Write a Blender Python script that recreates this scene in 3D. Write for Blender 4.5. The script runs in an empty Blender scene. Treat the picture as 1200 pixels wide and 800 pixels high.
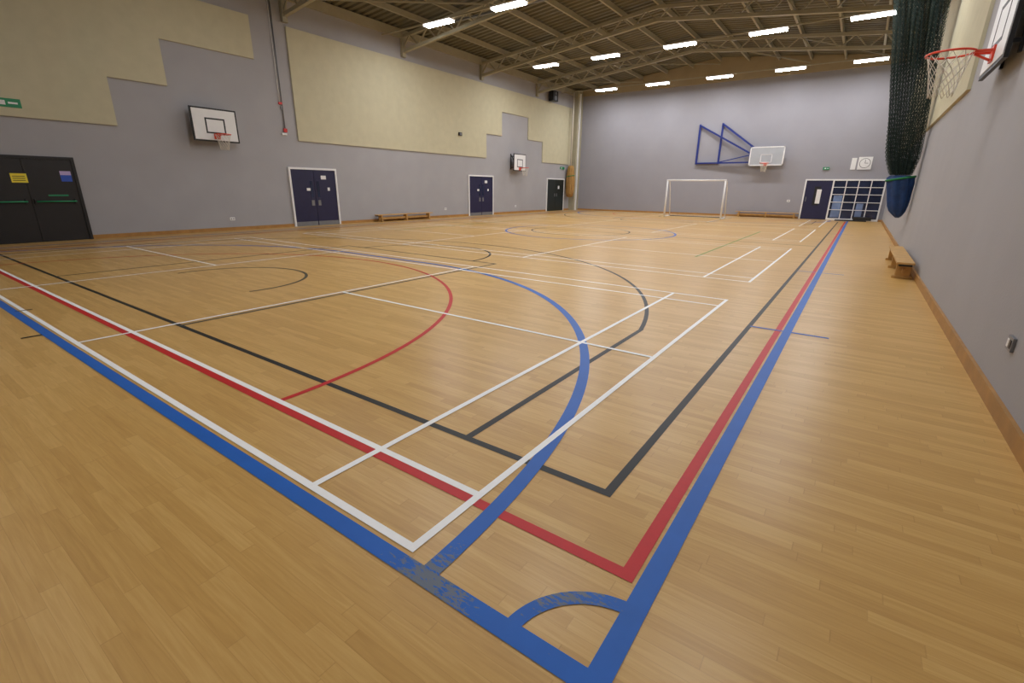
import bpy, math, random
from mathutils import Matrix, Vector
random.seed(4)
sc=bpy.context.scene
sc.view_settings.view_transform='Standard'
sc.view_settings.look='None'
sc.view_settings.exposure=0.0

XL,XR,YN,YF=-17.38,1.07,-0.35,32.32
ZE,ZR,XM=7.85,8.80,-8.155       # eave height, ridge height, ridge x
def roofz(x): return ZE+(ZR-ZE)*(1-abs(x-XM)/(XR-XM))

# ---------------------------------------------------------------- materials
def lin(c):
    return tuple(((v/255)/12.92 if v/255<=.04045 else ((v/255+.055)/1.055)**2.4) for v in c)
def mat(name,rgb,rough=.6,var=.08,scale=6.0,metal=0.0,bump=0.0,bscale=60,spec=.5):
    m=bpy.data.materials.new(name);m.use_nodes=True
    nt=m.node_tree;b=nt.nodes['Principled BSDF'];c=lin(rgb)
    tc=nt.nodes.new('ShaderNodeTexCoord');n=nt.nodes.new('ShaderNodeTexNoise')
    n.inputs['Scale'].default_value=scale;n.inputs['Detail'].default_value=4
    nt.links.new(tc.outputs['Object'],n.inputs['Vector'])
    r=nt.nodes.new('ShaderNodeValToRGB')
    r.color_ramp.elements[0].position=.3;r.color_ramp.elements[1].position=.7
    r.color_ramp.elements[0].color=(*[v*(1-var) for v in c],1)
    r.color_ramp.elements[1].color=(*[min(1,v*(1+var)) for v in c],1)
    nt.links.new(n.outputs['Fac'],r.inputs['Fac']);nt.links.new(r.outputs['Color'],b.inputs['Base Color'])
    b.inputs['Roughness'].default_value=rough;b.inputs['Metallic'].default_value=metal
    b.inputs['Specular IOR Level'].default_value=spec
    if bump:
        n2=nt.nodes.new('ShaderNodeTexNoise');n2.inputs['Scale'].default_value=bscale
        nt.links.new(tc.outputs['Object'],n2.inputs['Vector'])
        bp=nt.nodes.new('ShaderNodeBump');bp.inputs['Strength'].default_value=bump;bp.inputs['Distance'].default_value=.01
        nt.links.new(n2.outputs['Fac'],bp.inputs['Height']);nt.links.new(bp.outputs['Normal'],b.inputs['Normal'])
    return m
def emis(name,rgb,s):
    m=bpy.data.materials.new(name);m.use_nodes=True;nt=m.node_tree
    b=nt.nodes['Principled BSDF'];b.inputs['Base Color'].default_value=(*lin(rgb),1)
    b.inputs['Emission Color'].default_value=(*lin(rgb),1);b.inputs['Emission Strength'].default_value=s
    return m
def mth(nt,op,a,b=None,c=None):
    n=nt.nodes.new('ShaderNodeMath');n.operation=op
    for i,v in enumerate((a,b,c)):
        if v is None: continue
        if isinstance(v,(int,float)): n.inputs[i].default_value=v
        else: nt.links.new(v,n.inputs[i])
    return n.outputs[0]

def floor_material():
    m=bpy.data.materials.new('vinyl_wood_floor');m.use_nodes=True;nt=m.node_tree;b=nt.nodes['Principled BSDF']
    tc=nt.nodes.new('ShaderNodeTexCoord');sp=nt.nodes.new('ShaderNodeSeparateXYZ')
    nt.links.new(tc.outputs['Object'],sp.inputs[0]);X,Y=sp.outputs[0],sp.outputs[1]
    W,L=.062,.72
    row=mth(nt,'FLOOR',mth(nt,'DIVIDE',Y,W))
    w1=nt.nodes.new('ShaderNodeTexWhiteNoise');w1.noise_dimensions='1D';nt.links.new(row,w1.inputs['W'])
    xs=mth(nt,'ADD',mth(nt,'DIVIDE',X,L),mth(nt,'MULTIPLY',w1.outputs['Value'],7.0))
    col=mth(nt,'FLOOR',xs)
    cb=nt.nodes.new('ShaderNodeCombineXYZ');nt.links.new(row,cb.inputs[0]);nt.links.new(col,cb.inputs[1])
    w2=nt.nodes.new('ShaderNodeTexWhiteNoise');w2.noise_dimensions='3D';nt.links.new(cb.outputs[0],w2.inputs['Vector'])
    # grain
    mp=nt.nodes.new('ShaderNodeCombineXYZ')
    nt.links.new(mth(nt,'ADD',mth(nt,'MULTIPLY',X,2.2),mth(nt,'MULTIPLY',w2.outputs['Value'],30.0)),mp.inputs[0])
    nt.links.new(mth(nt,'MULTIPLY',Y,38.0),mp.inputs[1])
    g=nt.nodes.new('ShaderNodeTexNoise');g.inputs['Scale'].default_value=1.6;g.inputs['Detail'].default_value=6;g.inputs['Distortion'].default_value=.8
    nt.links.new(mp.outputs[0],g.inputs['Vector'])
    f=mth(nt,'ADD',mth(nt,'MULTIPLY',w2.outputs['Value'],.32),mth(nt,'MULTIPLY',g.outputs['Fac'],.68))
    r=nt.nodes.new('ShaderNodeValToRGB');e=r.color_ramp.elements
    e[0].position=.1;e[0].color=(*lin((176,134,70)),1)
    e[1].position=.9;e[1].color=(*lin((214,176,110)),1)
    k=e.new(.5);k.color=(*lin((196,155,88)),1)
    nt.links.new(f,r.inputs['Fac'])
    # seams
    fy=mth(nt,'FRACT',mth(nt,'DIVIDE',Y,W));fx=mth(nt,'FRACT',xs)
    seam=mth(nt,'MAXIMUM',mth(nt,'LESS_THAN',fy,.03),mth(nt,'LESS_THAN',fx,.006))
    mx=nt.nodes.new('ShaderNodeMixRGB');mx.inputs['Color2'].default_value=(*lin((150,108,54)),1)
    nt.links.new(mth(nt,'MULTIPLY',seam,.3),mx.inputs['Fac']);nt.links.new(r.outputs['Color'],mx.inputs['Color1'])
    nt.links.new(mx.outputs[0],b.inputs['Base Color'])
    n3=nt.nodes.new('ShaderNodeTexNoise');n3.inputs['Scale'].default_value=.5;nt.links.new(tc.outputs['Object'],n3.inputs['Vector'])
    nt.links.new(mth(nt,'ADD',mth(nt,'MULTIPLY',n3.outputs['Fac'],.06),.30),b.inputs['Roughness'])
    b.inputs['Specular IOR Level'].default_value=.3
    return m
def worn_blue():
    m=mat('blue_line_paint',(26,94,180),.45,.05,spec=.25)
    nt=m.node_tree;b=nt.nodes['Principled BSDF'];src=b.inputs['Base Color'].links[0].from_socket
    tc=nt.nodes.new('ShaderNodeTexCoord');n=nt.nodes.new('ShaderNodeTexNoise');n.inputs['Scale'].default_value=34;n.inputs['Detail'].default_value=8;n.inputs['Roughness'].default_value=.75
    mp=nt.nodes.new('ShaderNodeMapping');mp.inputs['Scale'].default_value=(.6,1.6,1)
    nt.links.new(tc.outputs['Object'],mp.inputs['Vector']);nt.links.new(mp.outputs[0],n.inputs['Vector'])
    def blob(cx,cy,r):
        d=nt.nodes.new('ShaderNodeVectorMath');d.operation='DISTANCE';d.inputs[1].default_value=(cx,cy,.003)
        nt.links.new(tc.outputs['Object'],d.inputs[0])
        return mth(nt,'MAXIMUM',mth(nt,'SUBTRACT',1.0,mth(nt,'DIVIDE',d.outputs['Value'],r)),0.0)
    w=mth(nt,'ADD',blob(-1.12,1.03,.36),mth(nt,'MULTIPLY',blob(-.66,1.33,.30),.9))
    s=mth(nt,'ADD',n.outputs['Fac'],mth(nt,'MULTIPLY',w,.30))
    fac=mth(nt,'GREATER_THAN',s,.69)
    mx=nt.nodes.new('ShaderNodeMixRGB');mx.inputs['Color2'].default_value=(*lin((120,118,86)),1)
    nt.links.new(mth(nt,'MULTIPLY',fac,.7),mx.inputs['Fac']);nt.links.new(src,mx.inputs['Color1']);nt.links.new(mx.outputs[0],b.inputs['Base Color'])
    return m
def net_material():
    m=bpy.data.materials.new('green_netting');m.use_nodes=True;nt=m.node_tree;b=nt.nodes['Principled BSDF']
    b.inputs['Base Color'].default_value=(*lin((20,42,36)),1);b.inputs['Roughness'].default_value=.8
    uv=nt.nodes.new('ShaderNodeUVMap');sp=nt.nodes.new('ShaderNodeSeparateXYZ');nt.links.new(uv.outputs[0],sp.inputs[0])
    a=mth(nt,'ADD',sp.outputs[0],sp.outputs[1]);c=mth(nt,'SUBTRACT',sp.outputs[0],sp.outputs[1])
    la=mth(nt,'LESS_THAN',mth(nt,'FRACT',mth(nt,'DIVIDE',a,.10)),.18)
    lb=mth(nt,'LESS_THAN',mth(nt,'FRACT',mth(nt,'DIVIDE',c,.10)),.18)
    nt.links.new(mth(nt,'MAXIMUM',la,lb),b.inputs['Alpha'])
    return m

M=dict(
 wall=mat('grey_wall_paint',(160,159,162),.75,.03,1.2,bump=.15,bscale=40),
 wallfar=mat('lavender_grey_paint',(148,147,154),.7,.03,1.0,bump=.15,bscale=40),
 cream=mat('cream_acoustic_panel',(190,184,156),.85,.04,3,bump=.35,bscale=120),
 cband=mat('gable_band_paint',(158,142,112),.7,.05,2),
 wood=mat('skirting_wood',(164,120,62),.5,.15,5),
 bwood=mat('bench_wood',(190,148,86),.45,.15,8),
 steel=mat('cream_steel',(160,154,132),.5,.05,3),
 deck=mat('roof_deck',(106,102,86),.55,.06,2),
 white=mat('white_paint',(226,226,226),.45,.02),
 black=mat('black_paint',(18,18,20),.45,.1),
 dkdoor=mat('charcoal_door',(26,25,28),.4,.1),
 gdoor=mat('dark_green_door',(20,32,32),.4,.1),
 navy=mat('navy_door',(24,25,64),.4,.08),
 blue=mat('blue_steel',(20,40,120),.4,.05),
 orange=mat('orange_ring',(215,66,38),.4,.05),
 red=mat('red_plastic',(200,40,36),.4,.05),
 green=mat('sign_green',(20,130,84),.4,.05),
 yellow=mat('sign_yellow',(235,215,60),.5,.03),
 pink=mat('sign_lilac',(190,170,215),.5,.03),
 bluesign=mat('sign_blue',(40,80,180),.5,.03),
 grey=mat('grey_metal',(120,122,126),.4,.05,metal=.3),
 glass=mat('dark_glass',(34,42,66),.08,.5,1.5),
 glassrefl=mat('painted_reflection',(110,130,168),.08,.3,2),
 rope=mat('net_cord',(216,210,198),.8,.05),
 bag=mat('blue_bag_fabric',(16,54,104),.7,.25,9),
 strap=mat('green_strap',(20,110,60),.7,.1),
 tan=mat('tan_curtain_fabric',(160,122,66),.8,.35,20),
 lw=mat('white_line_paint',(244,244,242),.45,.02,20,spec=.25),
 lr=mat('red_line_paint',(190,28,30),.45,.05,20,spec=.25),
 lk=mat('black_line_paint',(34,34,34),.45,.08,20,spec=.22),
 lg=mat('green_line_paint',(110,140,60),.45,.06,20,spec=.25),
 lgy=mat('grey_line_paint',(76,72,58),.45,.08,20,spec=.25),
 perspex=mat('perspex',(170,174,180),.15,.04,3),
 lamp=emis('fluorescent_diffuser',(252,252,255),116.0),
 lampn=emis('fluorescent_diffuser_b',(252,252,255),108.0),
 lamp2=emis('fluorescent_diffuser_dim',(252,252,255),46.0),
 lamp3=emis('fluorescent_diffuser_faint',(252,252,255),14.0),  # weak emission for unseen lamps, lowered to darken the near left side
 lside=emis('diffuser_edge',(250,250,250),7.0),
)
M['floor']=floor_material();M['lb']=worn_blue();M['net']=net_material()

# ---------------------------------------------------------------- builder
class B:
    def __init__(s,name,T=None):
        s.n=name;s.v=[];s.f=[];s.mi=[];s.ms=[];s.T=T or Matrix.Identity(4);s.sm=[]
    def m(s,k):
        if k not in s.ms: s.ms.append(k)
        return s.ms.index(k)
    def add(s,vs,fs,k,smooth=False):
        o=len(s.v);s.v+=[tuple(s.T@Vector(p)) for p in vs];i=s.m(k)
        for f in fs: s.f.append([o+q for q in f]);s.mi.append(i);s.sm.append(smooth)
    def box(s,a,b,k):
        x0,x1=sorted((a[0],b[0]));y0,y1=sorted((a[1],b[1]));z0,z1=sorted((a[2],b[2]))
        vs=[(x,y,z) for x in(x0,x1) for y in(y0,y1) for z in(z0,z1)]
        s.add(vs,[(0,1,3,2),(4,6,7,5),(0,4,5,1),(2,3,7,6),(0,2,6,4),(1,5,7,3)],k)
    def beam(s,p,q,w,h,k,up=(0,0,1)):
        p,q=Vector(p),Vector(q);d=(q-p).normalized();u=Vector(up)
        if abs(d.dot(u))>.98:u=Vector((1,0,0))
        a=d.cross(u).normalized();c=a.cross(d).normalized()
        vs=[]
        for o in(p,q):
            for i,j in((-1,-1),(1,-1),(1,1),(-1,1)): vs.append(o+a*(i*w/2)+c*(j*h/2))
        s.add(vs,[(0,1,2,3),(7,6,5,4),(0,4,5,1),(1,5,6,2),(2,6,7,3),(3,7,4,0)],k)
    def tube(s,pts,r,k,n=8,closed=False):
        pts=[Vector(p) for p in pts];N=len(pts);vs=[];prev=None
        for i,p in enumerate(pts):
            a=pts[(i-1)%N] if (closed or i>0) else p
            b=pts[(i+1)%N] if (closed or i<N-1) else p
            d=(b-a).normalized();ref=Vector((0,0,1)) if abs(d.z)<.9 else Vector((1,0,0))
            if prev is not None: ref=prev
            x=d.cross(ref).normalized();y=x.cross(d).normalized();prev=y
            for j in range(n):
                t=2*math.pi*j/n;vs.append(p+x*(r*math.cos(t))+y*(r*math.sin(t)))
        fs=[]
        for i in range(N if closed else N-1):
            for j in range(n):
                a=i*n+j;b=i*n+(j+1)%n;c=((i+1)%N)*n+(j+1)%n;d=((i+1)%N)*n+j;fs.append((a,b,c,d))
        if not closed: fs+= [tuple(range(n)),tuple(range((N-1)*n,N*n))]
        s.add(vs,fs,k,True)
    def disc(s,c,r,t,axis,k,n=28):
        vs=[];
        for o in(0,t):
            for j in range(n):
                a=2*math.pi*j/n;p=[r*math.cos(a),r*math.sin(a)]
                q=list(c)
                ax=[i for i in range(3) if i!=axis];q[ax[0]]+=p[0];q[ax[1]]+=p[1];q[axis]+=o;vs.append(q)
        fs=[tuple(range(n)),tuple(range(n,2*n))]+[(j,(j+1)%n,n+(j+1)%n,n+j) for j in range(n)]
        s.add(vs,fs,k)
    def done(s,bevel=0):
        me=bpy.data.meshes.new(s.n);me.from_pydata(s.v,[],s.f)
        for k in s.ms: me.materials.append(M[k])
        for p,i,sm in zip(me.polygons,s.mi,s.sm): p.material_index=i;p.use_smooth=sm
        import bmesh
        bm=bmesh.new();bm.from_mesh(me);bmesh.ops.recalc_face_normals(bm,faces=bm.faces);bm.to_mesh(me);bm.free()
        o=bpy.data.objects.new(s.n,me);sc.collection.objects.link(o)
        if bevel:
            md=o.modifiers.new('bevel','BEVEL');md.width=bevel;md.segments=2;md.limit_method='ANGLE'
        return o

# ---------------------------------------------------------------- room shell
b=B('floor');b.box((XL-.2,YN-.2,-.1),(XR+.2,YF+.2,0),'floor');b.done()
b=B('wall_left');b.box((XL-.2,YN-.2,0),(XL,YF+.2,ZE),'wall');b.done()
b=B('wall_right');b.box((XR,YN-.2,0),(XR+.2,YF+.2,ZE),'wall');b.done()
def gable(name,y0,y1,k):
    b=B(name);pr=[(XL,0),(XR,0),(XR,ZE),(XM,ZR),(XL,ZE)]
    vs=[(x,y0,z) for x,z in pr]+[(x,y1,z) for x,z in pr];n=5
    b.add(vs,[tuple(range(n)),tuple(range(n,2*n))]+[(i,(i+1)%n,n+(i+1)%n,n+i) for i in range(n)],k);b.done()
gable('wall_far',YF,YF+.2,'wallfar');gable('wall_near',YN-.2,YN,'wall')
# gable band
b=B('trim_gable_band');pr=[(XL+.4,7.5),(XR,7.5),(XR,ZE),(XM,ZR),(XL+.4,ZE+.03)]
vs=[(x,YF-.07,z) for x,z in pr]+[(x,YF,z) for x,z in pr]
b.add(vs,[tuple(range(5)),tuple(range(5,10))]+[(i,(i+1)%5,5+(i+1)%5,5+i) for i in range(5)],'cband');b.done()
# corrugated ceiling deck
b=B('ceiling');ys=[];P=.32
y=YN-.2
while y<YF+.2:
    ys+=[(y,0),(y+.10,0),(y+.14,.065),(y+.26,.065),(y+.30,0)];y+=P
for xa,xb in((XL-.1,XM),(XM,XR+.1)):
    vs=[(xa,y,roofz(max(XL,min(XR,xa)))+h) for y,h in ys]+[(xb,y,roofz(max(XL,min(XR,xb)))+h) for y,h in ys];n=len(ys)
    b.add(vs,[(i,i+1,n+i+1,n+i) for i in range(n-1)],'deck')
b.box((XL-.3,YN-.3,ZR+.15),(XR+.3,YF+.3,ZR+.2),'deck')
b.done()
# skirting
b=B('baseboard_left')
for y0,y1 in((YN,2.17),(4.22,10.25),(12.3,20.42),(22.62,28.45),(30.85,YF)): b.box((XL,y0,0),(XL+.025,y1,.11),'wood')
b.done()
b=B('baseboard_right');b.box((XR-.028,YN,0),(XR,YF,.12),'wood');b.done()
b=B('baseboard_far');b.box((XL,YF-.025,0),(-2.8,YF,.10),'wood');b.box((.9,YF-.025,0),(XR,YF,.10),'wood');b.done()
# acoustic panels
def panels(name,x0,x1,rects):
    b=B(name)
    for y0,y1,z0,z1 in rects: b.box((x0,y0,z0),(x1,y1,z1),'cream')
    b.done()
panels('trim_acoustic_panel_left',XL,XL+.05,[(YN,5.38,3.02,4.24),(YN,6.82,4.24,5.46),(YN,9.56,5.46,6.72)])
panels('trim_acoustic_panel_left.001',XL,XL+.05,[(10.83,21.98,3.05,4.28),(10.83,23.4,4.28,5.52),(10.83,31.5,5.52,6.70),(26.1,31.5,4.3,5.52),(27.8,31.5,3.08,4.3)])
panels('trim_acoustic_panel_right',XR-.05,XR,[(10.9,31.5,3.05,6.7)])
panels('trim_acoustic_panel_right.001',XR-.05,XR,[(YN,5.38,3.05,4.24),(YN,6.82,4.24,6.7)])
b=B('corner_pillar');b.box((XL,31.62,0),(XL+.42,YF,7.8),'steel');b.box((XL+.42,31.8,0),(XL+.5,31.9,7.6),'white');b.done()

# ---------------------------------------------------------------- floor markings
b=B('floor_court_markings')
def ln(x0,y0,x1,y1,w,k,z):
    h=w/2
    if abs(x1-x0)<1e-6: a=(x0-h,min(y0,y1)-h);c=(x0+h,max(y0,y1)+h)
    else: a=(min(x0,x1)-h,y0-h);c=(max(x0,x1)+h,y0+h)
    b.add([(a[0],a[1],z),(c[0],a[1],z),(c[0],c[1],z),(a[0],c[1],z)],[(0,1,2,3)],k)
def arc(cx,cy,r,a0,a1,w,k,z,n=72):
    vs=[];
    for i in range(n+1):
        t=math.radians(a0+(a1-a0)*i/n)
        vs+=[(cx+(r-w/2)*math.cos(t),cy+(r-w/2)*math.sin(t),z),(cx+(r+w/2)*math.cos(t),cy+(r+w/2)*math.sin(t),z)]
    b.add(vs,[(2*i,2*i+1,2*i+3,2*i+2) for i in range(n)],k)
YC=16.2
zk,zr,zb,zw=.0015,.0022,.0029,.0036
# badminton (white), four courts across the hall
x1=-1.3155
for yy in(1.136,8.959,2*YC-8.959-6.1,2*YC-1.136-6.1):
    for d in(0,.46,5.64,6.1): ln(x1-13.4,yy+d,x1,yy+d,.042,'lw',zw)
    for i,d in enumerate((0,.76,4.72,8.68,12.64,13.4)): ln(x1-d,yy,x1-d,yy+6.1,.042,'lw',zw+.0002)
    ln(x1-4.72,yy+3.05,x1,yy+3.05,.042,'lw',zw+.0004);ln(x1-13.4,yy+3.05,x1-8.68,yy+3.05,.042,'lw',zw+.0004)
# basketball (black)
bx0,bx1,by0,by1=-15.91,-.791,2.004,2*YC-2.004;bc=(bx0+bx1)/2
for x in(bx0,bx1): ln(x,by0,x,by1,.05,'lk',zk)
for y in(by0,by1,YC): ln(bx0,y,bx1,y,.05,'lk',zk+.0001)
arc(bc,YC,1.8,0,360,.05,'lk',zk+.0002)
for y0,s in((by0,1),(by1,-1)):
    for e in(-1,1): 
        ln(bc+e*6.6,y0,bc+e*6.6,y0+s*3.0,.05,'lk',zk+.0002)
        ln(bc+e*2.42,y0,bc+e*2.42,y0+s*5.8,.05,'lgy',zk+.0002)
    a=math.degrees(math.asin(1.41/6.75))
    arc(bc,y0+s*1.58,6.75,a*s,(180-a)*s,.05,'lk',zk+.0003)
    ln(bc-2.42,y0+s*5.8,bc+2.42,y0+s*5.8,.05,'lgy',zk+.0003)
    arc(bc,y0+s*5.8,1.8,0,180*s,.05,'lk',zk+.0004)
    arc(bc,y0+s*1.58,1.25,-10*s,190*s,.05,'lgy',zk+.0004)
# netball (red)
rx1=-.4932;rx0=rx1-15.25;rc=(rx0+rx1)/2;ry0,ry1=1.545,2*YC-1.545
for x in(rx0,rx1): ln(x,ry0,x,ry1,.06,'lr',zr)
for y in(ry0,ry1): ln(rx0,y,rx1,y,.06,'lr',zr+.0001)
arc(rc,ry0,4.92,0,180,.05,'lr',zr+.0002);arc(rc,ry1,4.92,180,360,.05,'lr',zr+.0002)
# five-a-side / handball (blue)
ux1,uc=-.404,-8.4;ux0=2*uc-ux1;uy0,uy1=1.05,2*YC-1.05
for x in(ux0,ux1): ln(x,uy0,x,uy1,.085,'lb',zb)
for y in(uy0,uy1): ln(ux0,y,ux1,y,.085,'lb',zb+.0001)
for y0,s in((uy0,1),(uy1,-1)):
    arc(-7.08,y0,5.92,0,90*s,.085,'lb',zb+.0002);arc(-9.72,y0,5.92,90*s,180*s,.085,'lb',zb+.0002)
    ln(-9.72,y0+s*5.92,-7.08,y0+s*5.92,.085,'lb',zb+.0003)
arc(ux1,uy0,.34,90,180,.06,'lb',zb+.0003);arc(ux0,uy0,.34,0,90,.06,'lb',zb+.0003)
arc(-8.0,YC,3.05,0,360,.07,'lb',zb+.0002)
for y in(5.93,10.9,21.5,26.5): ln(-.76,y,-.03,y,.045,'lb',zb+.0004)
# volleyball (green)
ln(-2.95,11.7,-2.95,20.7,.05,'lg',zk+.0005);ln(-13.4,11.7,-13.4,20.7,.05,'lg',zk+.0005)
for x,y in((-8.13,1.14),(-6.65,.93)): ln(x,y-.06,x,y+.06,.04,'lk',zw+.0006)
b.done()

# ---------------------------------------------------------------- roof structure
b=B('roof_purlins')
for i in range(1,12):
    x=XL+(XR-XL)*i/12
    if abs(x-XM)<.3: x=XM
    z=roofz(x)-.13
    b.box((x-.04,YN,z-.10),(x+.04,YF-.07,z+.10),'steel')
b.box((XL,YN,ZE-.35),(XL+.12,YF-.07,ZE-.02),'steel');b.box((XR-.12,YN,ZE-.35),(XR,YF-.07,ZE-.02),'steel')
b.done()
for ti,y in enumerate((5.4,10.8,16.2,21.6,27.0)):
    b=B('roof_truss');n=18
    for side in(0,1):
        xa,xb=(XL,XM) if side==0 else (XR,XM)
        top=lambda t:(xa+(xb-xa)*t,y,roofz(xa+(xb-xa)*t)-.30)
        bot=lambda t:(xa+(xb-xa)*t,y,roofz(xa+(xb-xa)*t)-.85+.10*t)
        b.beam(top(0),top(1),.13,.12,'steel');b.beam(bot(0),bot(1),.13,.12,'steel')
        for i in range(n//2):
            t0,t1,tm=i/(n/2),(i+1)/(n/2),(i+.5)/(n/2)
            b.beam(bot(t0),top(tm),.05,.05,'steel',(0,1,0));b.beam(top(tm),bot(t1),.05,.05,'steel',(0,1,0))
    b.box((XL,y-.1,6.8),(XL+.14,y+.1,7.7),'steel');b.box((XR-.14,y-.1,6.8),(XR,y+.1,7.7),'steel')
    b.done()
# diagonal wind bracing in end bay
b=B('roof_bracing')
for xa,xb in((XL+.1,XM),(XM,XR-.1)):
    for y0,y1 in((27.0,YF-.1),(10.8,16.2)):
        for k in range(2):
            p,q=xa+(xb-xa)*k/2,xa+(xb-xa)*(k+1)/2
            b.beam((p,y0,roofz(p)-.36),(q,y1,roofz(q)-.36),.05,.05,'steel')
b.done()
# fluorescent lights on cross rails
ZL=7.3
for yi,y in enumerate((.3,7.5,15.15,22.85,30.0)):
    b=B('lighting_rail');b.box((XL,y-.03,ZL+.10),(XR,y+.03,ZL+.15),'steel');b.done()
    for xi,x in enumerate((-14.2,-10.96,-7.54,-4.16,-.86)):
        k='lamp'
        if yi==0: k=('lamp3','lamp3','lamp3','lamp2','lamp2')[xi]  # unseen row added to brighten the near floor, left lamps kept weak
        if yi==1: k=('lamp3','lamp2','lampn','lampn','lampn')[xi]  # unseen row, left lamps dimmed so the near left wall falls off
        b=B('fluorescent_light')
        b.box((x-.68,y-.17,ZL+.06),(x+.68,y+.17,ZL+.10),'white')
        b.box((x-.65,y-.15,ZL+.003),(x+.65,y+.15,ZL+.06),'lside')
        b.add([(x-.64,y-.14,ZL),(x+.64,y-.14,ZL),(x+.64,y+.14,ZL),(x-.64,y+.14,ZL)],[(3,2,1,0)],k)
        b.done()

# ---------------------------------------------------------------- doors, signs on left wall
def ldoor(name,y0,y1,h,leaf,frame,kind):
    b=B(name);X=XL
    b.box((X,y0-.07,0),(X+.06,y0,h+.07),frame);b.box((X,y1,0),(X+.06,y1+.07,h+.07),frame);b.box((X,y0,h),(X+.06,y1,h+.07),frame)
    ym=(y0+y1)/2
    b.box((X,y0,.005),(X+.035,ym-.008,h),leaf);b.box((X,ym+.008,.005),(X+.035,y1,h),leaf);b.box((X,ym-.008,.0),(X+.02,ym+.008,h),'black')
    f=X+.035
    for s in(-1,1):
        c=ym+s*.14
        if kind=='blue':
            b.box((f,c-.05,1.05),(f+.01,c+.05,1.65),'glass');b.box((f,c-.06,.75),(f+.012,c+.06,.95),'grey')
            b.box((f,y0 if s<0 else ym+.02,.0),(f+.006,ym-.02 if s<0 else y1,.16),'grey')
        if kind=='black':
            b.tube([(f+.06,ym+s*.08,1.02),(f+.06,ym+s*.88,1.02)],.02,'green' ,6)
            b.box((f,ym+s*.05,.97),(f+.07,ym+s*.12,1.08),'black');b.box((f,ym+s*.84,.97),(f+.07,ym+s*.9,1.08),'black')
        if kind=='green':
            b.box((f,c-.03,.95),(f+.03,c+.03,1.15),'grey')
    if kind=='blue':
        b.box((f,ym+.3,1.72),(f+.008,ym+.52,1.86),'white');b.box((f,ym-.35,1.3),(f+.008,ym-.2,1.4),'white');b.box((f,ym+.55,1.3),(f+.008,ym+.65,1.42),'white')
    if kind=='green': b.box((f,ym+.3,1.45),(f+.008,ym+.5,1.65),'white')
    if kind=='black':
        b.box((f,ym-.26,1.48),(f+.008,ym+.04,1.7),'yellow')
        for i in range(3): b.box((f+.008,ym-.23,1.525+.05*i),(f+.01,ym+.0,1.54+.05*i),'black')
        b.box((f,y1-.28,1.52),(f+.008,y1-.06,1.68),'bluesign');b.box((f,y1-.28,1.68),(f+.008,y1-.06,1.78),'pink')
        b.box((f,ym+.35,1.15),(f+.008,ym+.75,1.19),'green')
    return b.done()
ldoor('door_1',2.22,4.16,2.06,'dkdoor','black','black')
ldoor('door_2',10.34,12.22,2.06,'navy','white','blue')
ldoor('door_3',20.5,22.54,2.06,'navy','white','blue')
ldoor('door_4',28.55,30.75,2.06,'gdoor','white','green')
b=B('exit_sign');b.box((XL,2.75,3.22),(XL+.06,3.5,3.42),'green')
b.box((XL+.06,3.12,3.27),(XL+.063,3.22,3.37),'white');b.box((XL+.06,3.27,3.30),(XL+.063,3.44,3.34),'white');b.box((XL+.06,2.85,3.29),(XL+.063,3.05,3.35),'white');b.done()
b=B('exit_sign');b.box((-2.05,YF-.05,2.62),(-1.75,YF,2.76),'green');b.box((-1.98,YF-.053,2.66),(-1.9,YF-.05,2.72),'white');b.box((-1.87,YF-.053,2.675),(-1.78,YF-.05,2.705),'white');b.done()
b=B('exit_sign');b.box((XL,30.2,2.75),(XL+.05,30.75,2.9),'green');b.box((XL+.05,30.3,2.8),(XL+.053,30.4,2.86),'white');b.done()
b=B('wall_conduit')
b.tube([(XL+.03,10.36,3.4),(XL+.03,10.36,7.45)],.02,'grey',6);b.tube([(XL+.03,10.28,4.2),(XL+.03,10.28,7.45)],.012,'white',6)
b.box((XL,10.3,3.3),(XL+.06,10.42,3.42),'red');b.box((XL,10.22,3.2),(XL+.05,10.4,3.27),'white');b.box((XL,10.24,4.2),(XL+.05,10.36,4.27),'red');b.box((XL,10.3,4.05),(XL+.04,10.38,4.14),'grey');b.done()
b=B('thermostat_box');b.box((XL,19.68,3.98),(XL+.12,19.9,4.14),'dkdoor');b.box((XL+.12,19.73,4.01),(XL+.13,19.85,4.11),'grey');b.done(.005)
b=B('wall_speaker');b.box((XL,28.5,6.95),(XL+.15,28.6,7.05),'grey');b.box((XL+.12,28.25,6.72),(XL+.45,28.85,7.3),'black');b.disc((XL+.45,28.55,6.9),.14,.02,0,'grey');b.disc((XL+.45,28.55,7.16),.08,.02,0,'grey');b.done(.01)
for y,z in((18.6,.42),(8.05,.38),(24.9,.42)):
    b=B('wall_socket');b.box((XL,y-.08,z-.05),(XL+.02,y+.08,z+.05),'white');b.box((XL+.02,y-.05,z-.02),(XL+.024,y-.02,z+.02),'black');b.box((XL+.02,y+.02,z-.02),(XL+.024,y+.05,z+.02),'black');b.done(.003)
b=B('wall_socket');b.box((XR-.02,4.6,.44),(XR,4.74,.54),'grey');b.box((XR-.024,4.62,.46),(XR-.02,4.665,.52),'black');b.box((XR-.024,4.675,.46),(XR-.02,4.72,.52),'white');b.done(.003)

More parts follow.
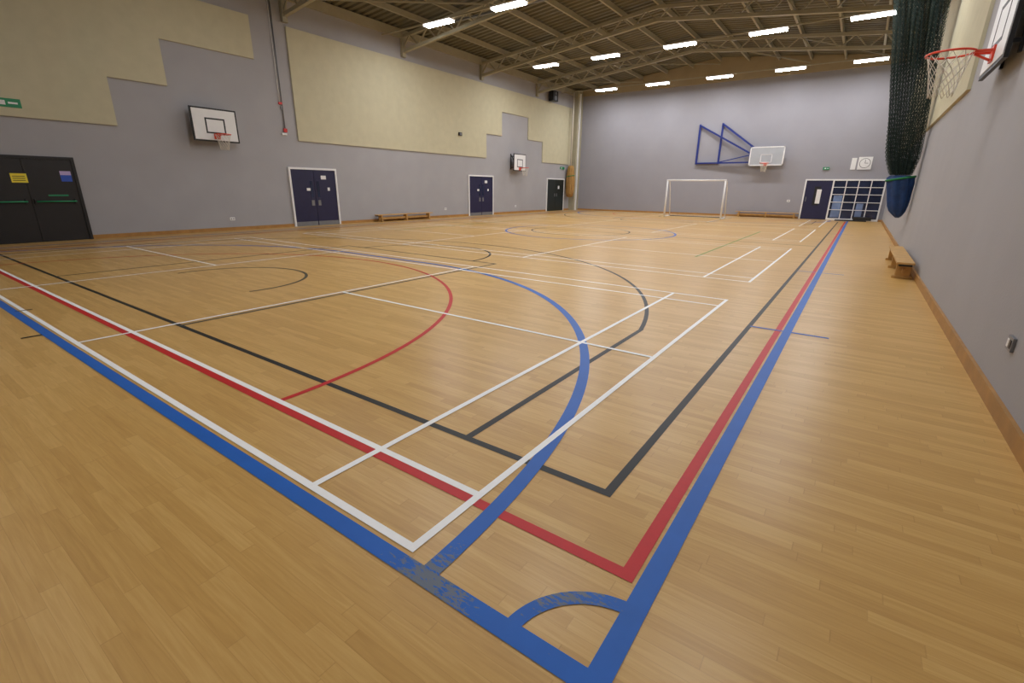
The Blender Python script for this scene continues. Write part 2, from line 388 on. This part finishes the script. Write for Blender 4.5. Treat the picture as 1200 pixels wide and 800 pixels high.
# ---------------------------------------------------------------- basketball gear
def hoop(b,x,z,reach=.15):
    b.box((x,-.09,z-.13),(x+.02,.09,z+.03),'orange')
    b.beam((x,-.07,z-.02),(x+reach+.02,-.05,z-.01),.02,.03,'orange');b.beam((x,.07,z-.02),(x+reach+.02,.05,z-.01),.02,.03,'orange')
    b.beam((x,0,z-.12),(x+reach+.05,0,z-.01),.03,.02,'orange')
    cx=x+reach+.225
    b.tube([(cx+.225*math.cos(2*math.pi*i/32),.225*math.sin(2*math.pi*i/32),z) for i in range(32)],.012,'orange',8,True)
    N=12;rows=7
    def rad(j): return .215-.10*(j/(rows))**.7
    for e in(1,-1):
        for i in range(N):
            pts=[]
            for j in range(rows+1):
                a=2*math.pi*(i+e*j*.5)/N;pts.append((cx+rad(j)*math.cos(a),rad(j)*math.sin(a),z-.01-.45*j/rows))
            b.tube(pts,.004,'rope',4)
def backboard(name,T,w,h,zc,off,zr):
    b=B(name,T)
    for s in(-1,1):
        b.box((0,s*w*.32-.03,zc-h*.42),(.03,s*w*.32+.03,zc+h*.5),'black')
        for zz in(zc-h*.3,zc+h*.35): b.beam((.0,s*w*.32,zz),(off,s*w*.32,zz),.04,.04,'black')
        b.beam((.02,s*w*.32,zc+h*.45),(off,s*w*.32,zc-h*.1),.03,.03,'black')
    b.box((off,-w/2,zc-h/2),(off+.04,w/2,zc+h/2),'black')
    f=off+.04;e=.045
    b.box((f,-w/2+e,zc-h/2+e),(f+.006,w/2-e,zc+h/2-e),'white')
    g=f+.006
    def rect(hw,z0,z1,t):
        b.box((g,-hw,z0),(g+.003,hw,z0+t),'black');b.box((g,-hw,z1-t),(g+.003,hw,z1),'black')
        b.box((g,-hw,z0+t),(g+.003,-hw+t,z1-t),'black');b.box((g,hw-t,z0+t),(g+.003,hw,z1-t),'black')
    rect(.295,zr+.03,zr+.48,.045)
    hoop(b,g,zr)
    return b.done()
TL=Matrix.Translation((XL,7.85,0))
backboard('basketball_backboard',TL,1.36,.97,3.26,.30,2.98)
backboard('basketball_backboard',Matrix.Translation((XL,24.75,0)),1.25,.95,2.92,.35,2.62)
TR=Matrix.Translation((XR,8.1,0))@Matrix.Rotation(math.pi,4,'Z')
backboard('basketball_backboard',TR,1.36,.97,3.32,.12,3.05)
# swing-away frame with perspex board on far wall
b=B('wall_mounted_swing_backboard');Y=YF
for x in(-8.85,-7.55):
    b.beam((x,Y-.04,3.0),(x,Y-.04,5.28),.10,.08,'blue',(0,1,0))
b.beam((-8.85,Y-.06,3.06),(-7.55,Y-.06,3.06),.07,.07,'blue')
b.beam((-8.85,Y-.10,3.06),(-5.5,Y-.30,3.06),.08,.08,'blue')
b.beam((-8.85,Y-.10,5.22),(-5.78,Y-.30,3.55),.09,.09,'blue')
b.beam((-7.55,Y-.10,5.24),(-5.3,Y-.34,3.62),.09,.09,'blue')
b.beam((-7.5,Y-.14,3.1),(-5.78,Y-.34,3.45),.05,.05,'blue')
b.beam((-5.78,Y-.30,3.0),(-5.78,Y-.30,3.9),.07,.07,'blue',(0,1,0))
x0,x1_,z0,z1=-5.78,-4.0,2.86,3.88;yb=Y-.40
b.box((x0,yb,z0),(x1_,yb+.03,z1),'perspex')
for a,c in(((x0,z0),(x1_,z0+.06)),((x0,z1-.06),(x1_,z1)),((x0,z0),(x0+.06,z1)),((x1_-.06,z0),(x1_,z1))): b.box((a[0],yb-.01,a[1]),(c[0],yb+.04,c[1]),'white')
xc=(x0+x1_)/2
for a,c in(((xc-.3,3.02),(xc+.3,3.06)),((xc-.3,3.43),(xc+.3,3.47)),((xc-.3,3.02),(xc-.26,3.47)),((xc+.26,3.02),(xc+.3,3.47))): b.box((a[0],yb-.014,a[1]),(c[0],yb-.01,c[1]),'white')
for xx in(x0+.3,x1_-.3): b.beam((xx,yb+.03,3.1),(xx,yb+.03,3.7),.05,.05,'blue',(0,1,0))
b.beam((x0+.02,yb+.05,3.35),(x1_-.3,yb+.05,3.35),.05,.05,'blue')
b.T=Matrix.Translation((xc,yb-.01,0))@Matrix.Rotation(-math.pi/2,4,'Z');hoop(b,0,2.98)
b.done()

# ---------------------------------------------------------------- goal
b=B('five_a_side_goal');gx0,gx1,gy,gh=-9.2,-6.1,28.3,2.0;r=.045;d=1.0
b.tube([(gx0,gy,0),(gx0,gy,gh)],r,'white',10);b.tube([(gx1,gy,0),(gx1,gy,gh)],r,'white',10);b.tube([(gx0-r,gy,gh),(gx1+r,gy,gh)],r,'white',10)
for x in(gx0,gx1):
    b.tube([(x,gy,.03),(x,gy+d,.03)],.03,'white',8)
    b.tube([(x,gy,gh),(x,gy+.35,gh-.04),(x,gy+.6,gh-.5),(x,gy+d,.03)],.025,'white',8)
b.tube([(gx0,gy+d,.03),(gx1,gy+d,.03)],.025,'grey',8);b.done()

# ---------------------------------------------------------------- benches
def bench(T,L=3.35):
    b=B('gym_bench',T);h=.31
    b.box((-.13,-L/2,h-.035),(.13,L/2,h),'bwood')
    b.box((-.02,-L/2+.12,.10),(.02,L/2-.12,.19),'bwood')
    for y in(-L/2+.22,0,L/2-.22):
        b.box((-.11,y-.03,.05),(.11,y+.03,h-.035),'bwood');b.box((-.15,y-.04,0),(.15,y+.04,.05),'bwood')
    b.box((-.10,-L/2,h-.07),(.10,-L/2+.03,h-.035),'black')
    b.done(.006)
bench(Matrix.Translation((XL+.24,15.65,0)))
bench(Matrix.Translation((.86,12.65,0)))
bench(Matrix.Translation((-4.45,YF-.24,0))@Matrix.Rotation(math.pi/2,4,'Z'))

# ---------------------------------------------------------------- far wall door + window
b=B('door_5');b.box((-2.76,YF-.06,0),(-2.69,YF,2.14),'white');b.box((-1.45,YF-.06,0),(-1.38,YF,2.14),'white');b.box((-2.69,YF-.06,2.07),(-1.45,YF,2.14),'white')
b.box((-2.69,YF-.04,.005),(-1.45,YF,2.07),'navy');b.box((-2.25,YF-.046,.75),(-1.95,YF-.04,1.75),'black');b.box((-2.12,YF-.05,.85),(-1.9,YF-.046,1.6),'white');b.box((-2.6,YF-.09,.95),(-2.57,YF-.04,1.2),'grey');b.done()
b=B('window_1');wx0,wx1=-1.38,.82
b.box((wx0,YF-.02,.0),(wx1,YF,2.1),'glass')
b.box((wx0,YF-.06,2.06),(wx1,YF,2.14),'white');b.box((wx1,YF-.06,0),(wx1+.07,YF,2.14),'white');b.box((wx0,YF-.06,0),(wx1,YF,.1),'white')
for i in range(1,4): x=wx0+(wx1-wx0)*i/4;b.box((x-.022,YF-.05,.1),(x+.022,YF,2.06),'white')
for z in(.55,.95,1.35,1.72): b.box((wx0,YF-.05,z-.016),(wx1,YF,z+.016),'white')
b.box((wx0+.1,YF-.025,.15),(wx0+.5,YF-.02,1.3),'glassrefl');b.box((wx0+1.2,YF-.025,.15),(wx0+1.5,YF-.02,.9),'glassrefl')  # pale patches paint reflections onto the dark panes
b.done()
b=B('wall_clock');b.box((-.52,YF-.05,2.62),(.08,YF,3.24),'white');b.disc((-.22,YF-.06,2.93),.24,.01,1,'black');b.disc((-.22,YF-.065,2.93),.22,.01,1,'white')
b.box((-.23,YF-.07,2.93),(-.21,YF-.065,3.1),'black');b.box((-.22,YF-.07,2.92),(-.08,YF-.065,2.94),'black')
b.box((-.82,YF-.03,2.62),(-.6,YF,3.2),'white');b.done()
b=B('rubber_mat');b.box((-1.0,YF-.75,0),(.4,YF-.15,.05),'black');b.box((-.2,YF-.6,.05),(.6,YF-.2,.22),'black');b.done(.01)
b=B('wall_socket');b.box((-3.5,YF-.02,.9),(-3.35,YF,1.02),'white');b.box((-3.46,YF-.024,.94),(-3.39,YF-.02,.98),'grey');b.done()

# ---------------------------------------------------------------- gathered netting at right + bag
def netting():
    name='divider_netting';vs=[];fs=[];uvs=[];LY=4
    zt,zb_=7.73,1.93
    zs=[zt-(zt-zb_)*j/30 for j in range(31)]
    for L in range(LY):
        N=70;o=len(vs);ph=random.random()*6
        for z in zs:
            t=(zt-z)/(zt-zb_)
            cx=.08+.62*t;hw=.60-.28*t
            if t>.92: hw*=1-(t-.92)*4
            for i in range(N+1):
                s=i/N
                x=cx-hw+2*hw*s+.03*math.sin(i*1.3+z*1.7+ph)
                y=16.45+(L-1.5)*.12+.10*math.sin(i*1.05+ph+.25*z)*(1-.4*t)
                vs.append((min(x,XR-.06),y,z));uvs.append((i*.085,z))
        for j in range(len(zs)-1):
            for i in range(N):
                a=o+j*(N+1)+i;fs.append((a,a+1,a+N+2,a+N+1))
    me=bpy.data.meshes.new(name);me.from_pydata(vs,[],fs);u=me.uv_layers.new(name='UVMap')
    for lp in me.loops: u.data[lp.index].uv=uvs[lp.vertex_index]
    for p in me.polygons:p.use_smooth=True
    me.materials.append(M['net']);o=bpy.data.objects.new(name,me);sc.collection.objects.link(o)
netting()
b=B('curtain_track');b.box((XL+.2,16.4,7.74),(XR-.02,16.5,7.8),'grey')
for x in(-14,-10.5,-7,-3.5,-.5): b.tube([(x,16.45,7.8),(x,16.45,roofz(x)+.02)],.012,'grey',5)
b.done()
def sack(name,prof,cx,cy,k,amp,nf,strap=None):
    b=B(name);n=48;vs=[]
    for (z,r,dx) in prof:
        for i in range(n):
            a=2*math.pi*i/n;rr=r*(1+amp*math.sin(nf*a+z*2));vs.append((cx+dx+rr*math.cos(a),cy+rr*math.sin(a)*.9,z))
    m=len(prof);fs=[(j*n+i,j*n+(i+1)%n,(j+1)*n+(i+1)%n,(j+1)*n+i) for j in range(m-1) for i in range(n)]+[tuple(range(n)),tuple(range((m-1)*n,m*n))]
    b.add(vs,fs,k,True)
    if strap:
        z,r,dx=strap
        b.tube([(cx+dx+r*math.cos(2*math.pi*i/24),cy+r*.9*math.sin(2*math.pi*i/24),z+.05*math.cos(2*math.pi*i/24)) for i in range(24)],.03,'strap',6,True)
    return b
b=sack('netting_storage_bag',[(1.92,.20,-.02),(1.86,.28,.0),(1.72,.28,.02),(1.5,.25,.04),(1.3,.23,.06),(1.15,.21,.07),(1.02,.17,.09),(.92,.10,.12),(.86,.04,.13)],.72,16.45,'bag',.08,7,(1.84,.29,.0));b.done()
b=sack('tied_tan_curtain',[(3.0,.16,0),(2.8,.22,0),(2.4,.26,0),(2.0,.30,0),(1.6,.29,0),(1.2,.26,0),(.95,.2,0),(.9,.1,0)],XL+.36,31.1,'tan',.13,12,(2.3,.28,0))
b.tube([(XL+.36,31.1,3.0),(XL+.36,31.1,7.6)],.04,'rope',6);b.done()

# ---------------------------------------------------------------- world + camera
w=bpy.data.worlds.new('world');sc.world=w;w.use_nodes=True
w.node_tree.nodes['Background'].inputs[0].default_value=(.5,.5,.5,1);w.node_tree.nodes['Background'].inputs[1].default_value=.05
f,yaw,pit,rol,h=554.0129,-.6130,.3147,.0121,1.5051
F=Vector((math.sin(yaw)*math.cos(pit),math.cos(yaw)*math.cos(pit),-math.sin(pit)))
R0=Vector((math.cos(yaw),-math.sin(yaw),0));U0=R0.cross(F)
R=R0*math.cos(rol)+U0*math.sin(rol);U=R.cross(F)
cam=bpy.data.cameras.new('camera');cam.sensor_width=36;cam.lens=f*36/1200;cam.clip_start=.05
co=bpy.data.objects.new('camera',cam);sc.collection.objects.link(co)
co.matrix_world=Matrix(((R[0],U[0],-F[0],0),(R[1],U[1],-F[1],0),(R[2],U[2],-F[2],h),(0,0,0,1)))
sc.camera=co
